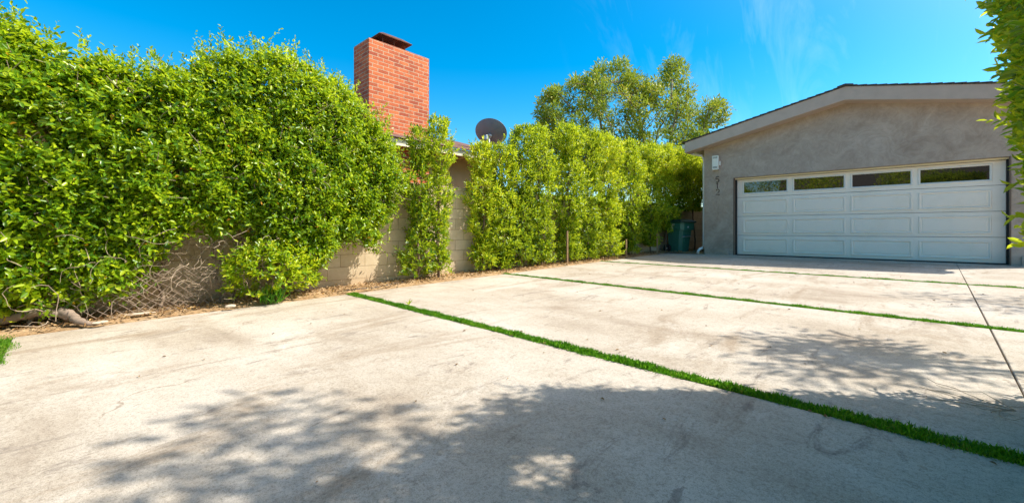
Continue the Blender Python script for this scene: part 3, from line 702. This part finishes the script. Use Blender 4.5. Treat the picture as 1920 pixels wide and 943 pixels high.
    for _ in range(300):
        yy = rng.choice([rng.normal(.95, .42), rng.normal(1.75, .3), rng.uniform(-.3, 1.5)], p=[.25, .3, .45]); p = np.array([-6.5+rng.normal()*.13, yy, rng.uniform(.02, .95)])
        dr = nrm(np.array([[rng.normal()*.35+.1, rng.normal()*.8, rng.uniform(-.1, .9)]]))[0]; ns = rng.integers(5, 13); r0 = rng.uniform(.002, .0055)
        for s in range(ns):
            dr = nrm((dr+rng.normal(size=3)*.42)[None])[0]; q = p+dr*.06
            q[0] = max(q[0], wallx(q[1])+.05); q[2] = min(max(q[2], .02), 1.35)
            A_.append(p); B_.append(q); rr_.append(r0*(1-.6*s/ns)); p = q
    link('twigs', seg_mesh('privet_twigs', A_, B_, np.array(rr_), np.array(rr_)*.9, 4), M['twig'], hd)
left_hedge()

def shrub_ball(name, c, rad, n, label, cat, mat, L, seed, k=7, stems=5, ratio=.46):
    rng = np.random.default_rng(seed); c = np.array(c); rad = np.array(rad)
    v = nrm(rng.normal(size=(n, 3))); v[:, 2] = np.abs(v[:, 2])*np.where(rng.random(n) < .25, -.6, 1)
    rr_ = 1-rng.exponential(.14, n); rr_ *= 1+.22*wig(v[:, 1]*2, v[:, 2]*2, seed)
    P = c+v*rad*rr_[:, None]; P[:, 2] = np.maximum(P[:, 2], gz(c[1])+.05)
    P[:, 0] = np.maximum(P[:, 0], wallx(P[:, 1])+.05)
    T = v*.8+np.array([0, 0, .6])+rng.normal(size=(n, 3))*.35
    a, d_, nn, LL = sprigs(P, T, np.where(rng.random(n) < .3, .24, .10), k, L, rng, .9, .5)
    root = empty(name, (c[0], c[1], gz(c[1])), label, cat)
    link('foliage', leaf_mesh(name+'_foliage', a, d_, nn, LL, ratio, rng, .2, .14, np.clip(rng.random(len(a))*.9+.08, 0, .98)), mat, root)
    g = grow([(c[0], c[1], gz(c[1])), (c[0], c[1], gz(c[1])+.1)], P[rng.choice(n, 40)], rng, .1, .003, .45, .3, .03)
    link('stems', seg_mesh(name+'_stems', *g, 5), M['bark_pale'], root)
shrub_ball('young_shrub', (-6.2, 1.86, .38), (.30, .50, .46), 420, 'small bright green shrub at the foot of the big hedge, by the bare twigs', 'shrub', M['privet'], .078, 5)

COLS = [(785, -6.295, 4.219, 2.75, 0.3, 1), (826, -6.256, 4.653, 3.0, 0.26, 0), (905, -6.192, 5.755999999999999, 2.72, 0.3, 0), (942, -6.146, 6.212, 2.72, 0.36, 0), (978, -6.097, 6.756, 3.2, 0.364, 1), (1015, -6.042, 7.365, 3.3, 0.382, 1), (1065, -5.96, 8.278, 3.48, 0.427, 0), (1101, -5.894, 9.012, 3.52, 0.427, 1), (1138, -5.819, 9.844, 3.48, 0.455, 0), (1180, -5.724, 10.9, 3.45, 0.473, 0), (1220, -5.622, 12.038, 3.52, 0.46, 0), (1248, -5.542, 12.924, 3.64, 0.46, 0), (1275, -5.457, 13.862, 3.64, 0.46, 0), (1302, -5.365, 14.892, 3.6, 0.46, 0)]
CLAB = ['thin sparse column shrub touching the right edge of the big hedge',
        'tall thin column shrub under the chimney, left of the bare stretch of wall',
        'column shrub just right of the bare stretch of wall, below the roof eave',
        'short column shrub directly under the satellite dish pole',
        'column shrub right of the satellite dish, at the left tip of the middle grass strip',
        'column shrub second to the right of the satellite dish, left of the tree crown',
        'tall column shrub below the left side of the olive green tree crown',
        'tall column shrub two places left of the short stake at the concrete corner',
        'column shrub left of the short stake, at the tip of the farthest grass strip',
        'column shrub leaning over the short stake at the far left corner of the concrete',
        'column shrub just left of the rubbish bin, in the shade of the garage',
        'column shrub rising right behind the rubbish bin lid',
        'column shrub between rubbish bin and garage with its bare stem in front of the wall',
        'column shrub partly hidden by the garage corner and downspout']
def column(i, px, x, y, top, R, kind):
    rng = np.random.default_rng(100+i); g0 = gz(y); hollow = 1.65 if i in (12, 13, 14, 15) else (.25 if i == 10 else .75 if i == 11 else .08)
    H = top-g0; n = int((640 if i < 2 else 830)*(R/.3)*(H/2.8))
    t = rng.random(n); z = g0+hollow*.8+(H-hollow*.8)*t
    prof = R*(.78+.35*np.sin(t*9+i*1.7)*.5+.22*np.sin(t*23+i*3.1))*np.clip((1.04-t)*9, .3, 1)*np.clip(.80+t*.9, 0, 1.1)
    if i < 2: prof *= .8+.35*np.sin(t*14+i*2)
    ang = rng.uniform(0, 2*math.pi, n); rad = prof*np.sqrt(rng.uniform(.12, 1, n))*np.where(np.sin(ang*1+i)*np.sin(z*4.3+i*2) > .55, .6, 1)
    lean = np.array([.05*math.sin(i*2.3), .06*math.cos(i*1.7)])
    rad = rad*np.where(rng.random(n) < .1, 1.3, 1)*(1+.25*wig(z*1.3, ang*.6, i))
    P = np.stack([x+np.cos(ang)*rad*.72+lean[0]*t, y+np.sin(ang)*rad*1.12+lean[1]*t, z], 1)
    P[:, 0] = np.maximum(P[:, 0], wallx(P[:, 1])+np.where(P[:, 2] < 1.95, .05, -.3))
    T = np.stack([np.cos(ang)*.6, np.sin(ang)*.6, np.full(n, .75)], 1)+rng.normal(size=(n, 3))*.35
    a, d_, nn, L = sprigs(P, T, rng.uniform(.08, .2, n), 7, rng.uniform(.078, .104, n), rng, .75, .35, .4)
    # leader shoots
    m = 26 if i > 2 else 10; sp = np.stack([x+rng.normal(size=m)*.12+lean[0], y+rng.normal(size=m)*R*.6+lean[1], top-.12-.5*rng.random(m)], 1)
    st = np.stack([rng.normal(size=m)*.35, rng.normal(size=m)*.5, np.ones(m)], 1)
    a2, d2, n2, L2 = sprigs(sp, st, rng.uniform(.15, .38, m), 12, .07, rng, .6, .2, .3)
    a = np.concatenate([a, a2]); d_ = np.concatenate([d_, d2]); nn = np.concatenate([nn, n2]); L = np.concatenate([L, L2])
    root = empty('column_shrub', (x, y, g0), CLAB[i], 'shrub', 'column shrubs planted in a row along the block wall')
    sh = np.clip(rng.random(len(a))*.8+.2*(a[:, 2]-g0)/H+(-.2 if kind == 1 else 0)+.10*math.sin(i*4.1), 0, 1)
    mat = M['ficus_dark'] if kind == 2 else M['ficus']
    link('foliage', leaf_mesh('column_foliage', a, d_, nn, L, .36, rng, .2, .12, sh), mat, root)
    if i in (8,): 
        pass
    tgt = P[rng.choice(n, 55)]
    nodes = [(x, y, g0-.02)]+[(x+lean[0]*f+.025*math.sin(f*9+i), y+lean[1]*f+.03*math.cos(f*7+i), g0+(H-.5)*f) for f in (.12, .25, .4, .55, .7, .85)]
    g = grow(nodes, tgt, rng, .14, .0032, .5, .3, .026)
    link('stems', seg_mesh('column_stems', *g, 6), M['bark'], root)
    # slim second stem, as nursery stock has
for i, c in enumerate(COLS): column(i, *c)
def stake(x, y, h, label, tilt=0):
    o = MB(); o.prism([(x-.018, y-.018), (x+.018, y-.018), (x+.018, y+.018), (x-.018, y+.018)], 'z', gz(y)-.05, gz(y)+h, .003)
    tag(o.build('wooden_stake', M['stake']), label, 'stake', 'wooden stakes beside the column shrubs')
stake(-5.48, 10.25, .52, 'short square wooden stake at the far left corner of the concrete')
stake(-5.36, 11.9, .62, 'wooden stake standing just left of the rubbish bin')
stake(-6.32, 4.70, 1.7, 'tall dark wooden stake inside the thin shrub under the chimney')
stake(-5.75, 7.95, .8, 'wooden stake against the leafy row between the middle and farthest grass strips')

# right foreground hedge: one continuous clipped-by-nothing ficus hedge just outside the frame, its end leaning in
def ray_dist(P, g=(-.99, 1.37, .04)):
    d = np.array([.68, .62, 1.]); d /= np.linalg.norm(d); q = P-np.array(g); return np.linalg.norm(q-(q@d)[:, None]*d, axis=1)
def near_hedge():
    rng = np.random.default_rng(77); Y0, Y1, Z1 = -2.4, 3.75, 3.0
    n = 15500
    face = rng.choice(4, n, p=[.42, .22, .16, .20]); y = rng.uniform(Y0, Y1, n); z = rng.uniform(.12, Z1, n)
    fx = lambda yy, zz: np.maximum(.70-.11*np.clip(zz, 0, 2.9), .33)+.10*np.clip(1.2-yy, 0, 1)+.22*np.clip(.9-zz, 0, 1)
    xin = fx(y, z); xout = 2.0+0*y; u = rng.random(n)
    dep = rng.exponential(.13, n); bm_ = .07*wig(y*1.1, z*1.1, 2.)
    x = np.where(face == 0, xin+bm_+dep, np.where(face == 1, xout-dep, xin+(xout-xin)*u))
    y = np.where(face == 2, Y1-dep+.1*wig(x*2, z*1.3, 5.)-.25*np.clip((u-.5), 0, 1), y)
    z = np.where(face == 3, Z1-dep+.18*wig(x*2, y*1.2, 7.), z)
    inner = rng.random(n) < .18; x = np.where(inner, xin+.2+(xout-xin-.4)*rng.random(n), x)
    P = np.stack([x, y, z], 1); ok = ~((ray_dist(P) < .15+.12*wig(y*2, z*3, 1.)) & (rng.random(n) < .82)); P, face = P[ok], face[ok]; n = len(P)
    Nf = np.zeros((n, 3)); Nf[face == 0] = (-1, 0, 0); Nf[face == 1] = (1, 0, 0); Nf[face == 2] = (0, 1, 0); Nf[face == 3] = (0, 0, 1)
    T = Nf*.8+np.array([0, 0, .45])+rng.normal(size=(n, 3))*.45
    a, d_, nn, L = sprigs(P, T, rng.uniform(.08, .2, n), 7, .078, rng, .8, .3, .35)
    m = 1500; ye = rng.uniform(2.6, 3.72, m); ze = rng.uniform(1.25, 2.75, m); xe = fx(ye, ze)+.0+.05*wig(ye*2, ze*2, 1.)+rng.exponential(.10, m)
    Pe = np.stack([xe, ye, ze], 1); Pe = Pe[ray_dist(Pe) > .14]; m = len(Pe)
    a2, d2, n2, L2 = sprigs(Pe, np.array([-.6, .1, .5])+rng.normal(size=(m, 3))*.45, rng.uniform(.08, .18, m), 7, .082, rng, .8, .3, .35)
    a = np.concatenate([a, a2]); d_ = np.concatenate([d_, d2]); nn = np.concatenate([nn, n2]); L = np.concatenate([L, L2])
    # keep the drive-side clear of the view cone's last few centimetres at the foot
    hd = empty('ficus_hedge', (1.2, .8, 0), 'tall glossy leaved hedge close by at the right edge, near the camera', 'hedge')
    link('foliage', leaf_mesh('ficus_hedge_foliage', a, d_, nn, L, .38, rng, .18, .16, np.clip(rng.random(len(a))*.85+.05*rng.normal(size=len(a)), 0, 1)), M['ficus_near'], hd)
    A_, B_, ra, rb = [], [], [], []
    tg = P[rng.choice(n, 420, replace=False)]
    for yy in (-2, -1.1, -.2, .7, 1.6, 2.5, 3.3):
        t = tg[np.abs(tg[:, 1]-yy) < .46]
        g = grow([(1.25, yy, 0), (1.22, yy+.03, .35), (1.2, yy, .7)], t, rng, .2, .005, .45, .25, .05)
        link('trunk', seg_mesh('ficus_hedge_trunk', *g, 6), M['bark'], hd)
near_hedge()

def tree(name, base, label, tufts, L, per, mat, seed, trunk_h, rtuft=.28, ratio=.34, group=None, rmin=.012, up=.5):
    rng = np.random.default_rng(seed); base = np.array(base, float)
    top = base+np.array([rng.normal()*.2, rng.normal()*.2, trunk_h])
    g = grow([base, base*.5+top*.5+rng.normal(size=3)*.08, top], tufts, rng, .45, rmin, .5, .3, .28)
    root = empty(name, tuple(base), label, 'tree', group)
    link('trunk', seg_mesh(name+'_limbs', *g, 7), M['bark_pale'], root)
    n = len(tufts)*per; c = np.repeat(tufts, per, 0); v = nrm(rng.normal(size=(n, 3)))
    P = c+v*(rng.random((n, 1))**.5)*rtuft
    D = v+np.array([0, 0, up])*.6+rng.normal(size=(n, 3))*.4; Nn = np.array([0, 0, 1.])+rng.normal(size=(n, 3))*.6
    tv = np.repeat(rng.random(len(tufts)), per)
    link('crown', leaf_mesh(name+'_crown', P, D, Nn, L*rng.uniform(.7, 1.2, n), ratio, rng, .15, .1, np.clip(.55*rng.random(n)+.4*tv, 0, 1)), mat, root)
    return root
def back_tree():
    # crown standing behind the row, laid out across a line of sight at its own distance and depth
    rng = np.random.default_rng(5); f = 784.
    poly = [(1005, 215), (1018, 180), (1045, 165), (1075, 150), (1110, 135), (1135, 122), (1165, 120), (1190, 150), (1215, 150), (1228, 128), (1245, 125), (1262, 104), (1276, 130), (1285, 165), (1300, 195), (1325, 180), (1345, 198), (1365, 205), (1352, 235), (1325, 240), (1342, 280), (1350, 340), (1010, 340), (1003, 270)]
    D0 = 17.; rt = np.array([.727, .687, 0]); fw = np.array([-.687, .727, 0])
    pp = [((a-960)/f*D0, 1.01-(c-432)/f*D0) for a, c in poly]
    pts = []
    while len(pts) < 800:
        s = rng.uniform(pp[0][0]-.2, 9, 1); z = rng.uniform(2.6, 8.4, 1); ins, e, _, _ = inpoly(s, z, pp)
        if not ins[0]: continue
        if z[0] > 4.6 and e[0] > .9 and rng.random() < .35: continue
        if z[0] > 5.0 and wig(s[0]*.7, z[0]*.8, 4.) > .25: continue
        dth = 2.3*min(1, e[0]/1.6+.15)
        pts.append(rt*s[0]+fw*(D0+rng.uniform(-dth, dth))+np.array([0, 0, z[0]]))
    for _ in range(46):      # low boughs hanging behind the eave of the garage
        pts.append(rt*rng.uniform(5.6, 8.2)+fw*(D0+rng.uniform(-.6, 1.2))+np.array([0, 0, rng.uniform(2.9, 4.5)]))
    pts = np.array(pts); s0 = (1185-960)/f*D0
    base = rt*s0+fw*D0+np.array([0, 0, .3])
    tree('broadleaf_tree', base, 'olive green open-crowned tree rising behind the shrub row, left of the garage', pts, .135, 66, M['olive'], 21, 2.2, .25, .36, rmin=.007)
back_tree()
def round_tree(name, base, ch, R, label, n, seed, per=60, L=.11, sq=.75, mat='shade_tree', group=None, rt=.42, rm=.008):
    rng = np.random.default_rng(seed)
    v = nrm(rng.normal(size=(n, 3))); r = R*rng.uniform(.35, 1, n)**.6*(1+.18*wig(v[:, 0]*1.5, v[:, 2]*1.5, seed))
    if mat == 'shade_tree':      # open crown: leaves gathered at the ends of separate boughs
        nb_ = max(10, n//13); u = nrm(rng.normal(size=(nb_, 3))); cc = u*R*rng.uniform(.55, 1.0, (nb_, 1)); k = rng.integers(0, nb_, n)
        pts = np.array([base[0], base[1], ch])+(cc[k]+u[k]*rng.normal(size=(n, 1))*.42+rng.normal(size=(n, 3))*.24)*np.array([1, 1, sq])
        pts = pts[ray_dist(pts) > .52]; n = len(pts)
    else: pts = np.array([base[0], base[1], ch])+v*r[:, None]*np.array([1, 1, sq])
    return tree(name, base, label, pts, L, per, M[mat], seed, ch*.45, rt, .42, group, rm)
round_tree('shade_tree', (4.4, 3.15, .05), 5.7, 3.3, 'tall tree beyond the right hedge whose shade dapples the near concrete', 330, 31, 95, .12, rt=.42)
round_tree('shade_tree', (2.75, 6.2, .15), 4.1, .85, 'slender young tree right of the drive whose shade falls beside the nearest grass strip', 22, 38, 80, .10, .55)
round_tree('shade_tree', (6.1, 9.4, .25), 5.0, 2.1, 'smaller tree right of the garage shading the far right concrete', 80, 33, 80, .11)
STG = 'street trees reflected in the garage door panes'
round_tree('street_tree', (-6.5, -14, -.2), 4.2, 3.3, 'broad green tree mirrored in the left panes of the garage door', 130, 34, 60, .16, .8, 'ficus', STG, .6)
round_tree('street_tree', (7.5, -13, -.2), 4.4, 3.5, 'broad green tree mirrored in the rightmost pane of the garage door', 140, 35, 60, .16, .8, 'ficus', STG, .6)

round_tree('street_tree', (.5, -17, -.2), 4.0, 2.8, 'rounded green tree mirrored between the middle panes of the garage door', 90, 36, 60, .16, .8, 'ficus', STG, .6)
st = empty('street_house', (0, -27, -.2), 'low brown roofed house across the street, mirrored dimly in the door panes', 'house')
MB().box(-9, 9, -31, -23, -.4, 3.3).build('wall', M['tan_stucco'], st)
MB().prism([(-32, 3.2), (-27, 7.4), (-22, 3.2), (-22, 3.05), (-27, 7.2), (-32, 3.05)], 'x', -9.6, 9.6).build('roof', M['shingle'], st)
for x in (-5.5, 4.2): 
    f = MB().box(x-.9, x+.9, -23.0, -22.95, 1.0, 2.2).build('window', M['white'], st); MB().box(x-.82, x+.82, -22.949, -22.94, 1.08, 2.12).build('pane', M['glass'], f, True)
# ------------------------------------------------------------------ things on the soil
def chainlink():
    rng = np.random.default_rng(3); A, B = [], []; cw, chh = .10, .085; ny, nz_ = 20, 6
    def p(i, j):
        y = -.15+i*cw/2; z = .02+gz(y)+j*chh/2; x = -6.42+.05*math.sin(y*3.1)+.06*(z)+.02*math.sin(i*.9+j)
        return np.array([x-.0, y, z+.012*math.sin(i*.7)])
    for i in range(0, ny*2):
        for j in range(0, nz_*2):
            if (i+j) % 2 == 0:
                A.append(p(i, j)); B.append(p(i+1, j+1)); A.append(p(i, j+1)) if False else None
            else:
                A.append(p(i, j+1)); B.append(p(i+1, j))
    o = link('chain_link_mesh', seg_mesh('chain_link_mesh', A, B, .0032, .0032, 4), M['wire'])
    tag(o, 'old sagging chain link fencing along the soil under the big hedge', 'fence')
chainlink()
def log(name, pts, rad, label):
    b = MB(); P = []; R = []
    for i in range(len(pts)-1):
        for k in range(5):
            f = k/5; P.append([pts[i][c]*(1-f)+pts[i+1][c]*f+random.uniform(-.006, .006) for c in range(3)]); R.append((rad[i]*(1-f)+rad[i+1]*f)*random.uniform(.88, 1.12))
    P.append(pts[-1]); R.append(rad[-1]); b.tube(P, R, 10)
    tag(b.build(name, M['driftwood']), label, 'branch')
log('fallen_branch', [(-6.72, -.62, .06), (-6.60, -.43, .12), (-6.52, -.24, .17), (-6.42, -.10, .15), (-6.33, .0, .10)], [.045, .05, .045, .035, .028], 'long grey dead branch arching over the soil at the left edge')
log('fallen_branch', [(-6.42, -.06, .17), (-6.33, .01, .13), (-6.24, .06, .07), (-6.16, .13, .045), (-6.12, .24, .04)], [.05, .045, .038, .024, .012], 'short split grey branch ending beside the concrete near the left edge')
def stone(x, y, a, c, h, rz, label):
    bm = bmesh.new(); bmesh.ops.create_icosphere(bm, subdivisions=2, radius=1)
    for v in bm.verts:
        k = 1+.18*math.sin(v.co.x*5+x)*math.cos(v.co.y*4+y); v.co = Vector((v.co.x*a*k, v.co.y*c*k, v.co.z*h))
    bmesh.ops.rotate(bm, verts=bm.verts, matrix=Matrix.Rotation(rz, 3, 'Z')); bmesh.ops.translate(bm, verts=bm.verts, vec=(x, y, gz(y)+.05))
    me = bpy.data.meshes.new('stone'); bm.to_mesh(me); bm.free()
    tag(link('stone', me, M['stone']), label, 'stone', 'pale stones lying on the soil')
stone(-6.33, .55, .035, .14, .016, -.2, 'long flat pale stone in front of the chain link fencing')
stone(-6.10, .22, .04, .07, .014, .5, 'small flat pale stone by the split branch')
stone(-6.02, 1.35, .045, .06, .022, 0, 'rounded pale stone on the soil beside the young shrub')
b = MB(); b.tube([(-6.15, 2.72, .10), (-6.02, 2.82, .125), (-6.0, 3.0, .13), (-6.0, 3.25, .125), (-6.02, 3.5, .14), (-6.1, 3.7, .15), (-6.2, 4.0, .13)], .0085, 6)
tag(b.build('irrigation_tube', M['hose']), 'thin dark irrigation tube curving over the soil by the first grass strip', 'tube')

def litter():
    rng = np.random.default_rng(9); n = 5200
    y = rng.uniform(-3.5, 16, n); lx = -6.975+.09*y+.02; rx = np.where(y < 12.6, -6.19+.065*(y+.36)+.02, -4.4)
    x = lx+(rx-lx)*rng.random(n)**.8
    z = .025*np.clip(y, -8, 12.9)+.045+rng.random(n)*.02
    P = np.stack([x, y, z], 1)
    D = np.stack([rng.normal(size=n), rng.normal(size=n), rng.normal(size=n)*.25], 1); Nn = np.stack([rng.normal(size=n)*.4, rng.normal(size=n)*.4, np.ones(n)], 1)
    o = link('leaf_litter', leaf_mesh('leaf_litter', P, D, Nn, rng.uniform(.02, .055, n), .45, rng, .3, .3, rng.random(n)), M['litter'])
    tag(o, 'dry brown leaves littering the soil under the shrubs', 'leaf litter', kind='stuff')
    n = 150; y = rng.uniform(.3, 12.5, n); x = rng.uniform(-5, 1.2, n)
    k = 90; y2 = rng.choice([2.70, 5.67, 8.99], k); x2 = rng.uniform(-5.5, 1, k); y2 = y2-.03*x2+rng.normal(size=k)*.07
    x = np.concatenate([x, x2]); y = np.concatenate([y, y2]); n += k
    P = np.stack([x, y, .025*y+.006], 1)
    D = np.stack([rng.normal(size=n), rng.normal(size=n), np.full(n, .05)], 1); Nn = np.stack([rng.normal(size=n)*.15, rng.normal(size=n)*.15, np.ones(n)], 1)
    o = link('scattered_leaves', leaf_mesh('scattered_leaves', P, D, Nn, rng.uniform(.012, .034, n), .5, rng, .4, .1, rng.random(n)*.8), M['litter'])
    tag(o, 'tiny dry leaves scattered over the concrete drive', 'dry leaves', kind='stuff')
litter()
def grass_tuft():
    rng = np.random.default_rng(8); n = 60
    P = np.array([-6.0, 1.80, .06])+rng.normal(size=(n, 3))*np.array([.03, .05, .005])
    D = rng.normal(size=(n, 3))*.35+np.array([.1, 0, 1])
    o = link('grass_clump', leaf_mesh('grass_clump', P, D, rng.normal(size=(n, 3)), rng.uniform(.12, .26, n), .06, rng, .1, .25), M['grass'])
    tag(o, 'thin clump of tall yellow green grass in front of the young shrub', 'grass clump')
    n = 9; P = np.tile(np.array([[-4.55, 2.93, .075]]), (n, 1)); D = rng.normal(size=(n, 3))*.8+np.array([0, 0, .8])
    o = link('weed', leaf_mesh('weed', P, D, np.tile([[0, 0, 1.]], (n, 1)), rng.uniform(.05, .11, n), .3, rng, .1, .2), M['privet'])
    tag(o, 'little weed sprouting from the nearest grass strip', 'weed')
grass_tuft()
def dry_weed():
    rng = np.random.default_rng(4); A, B = [], []
    for k in range(9):
        p = np.array([.40, 3.28, .10]); dr = np.array([-.8, -.25+.12*rng.normal(), .12])
        for s in range(8):
            dr = dr+rng.normal(size=3)*.3; dr[2] = dr[2]*.5; q = p+dr/np.linalg.norm(dr)*.045; q[2] = max(q[2], .092); A.append(p); B.append(q); p = q
    tag(link('dry_weed', seg_mesh('dry_weed', A, B, .0016, .0012, 4), M['twig']), 'dried wiry weed lying on the concrete at the right edge', 'weed')
dry_weed()
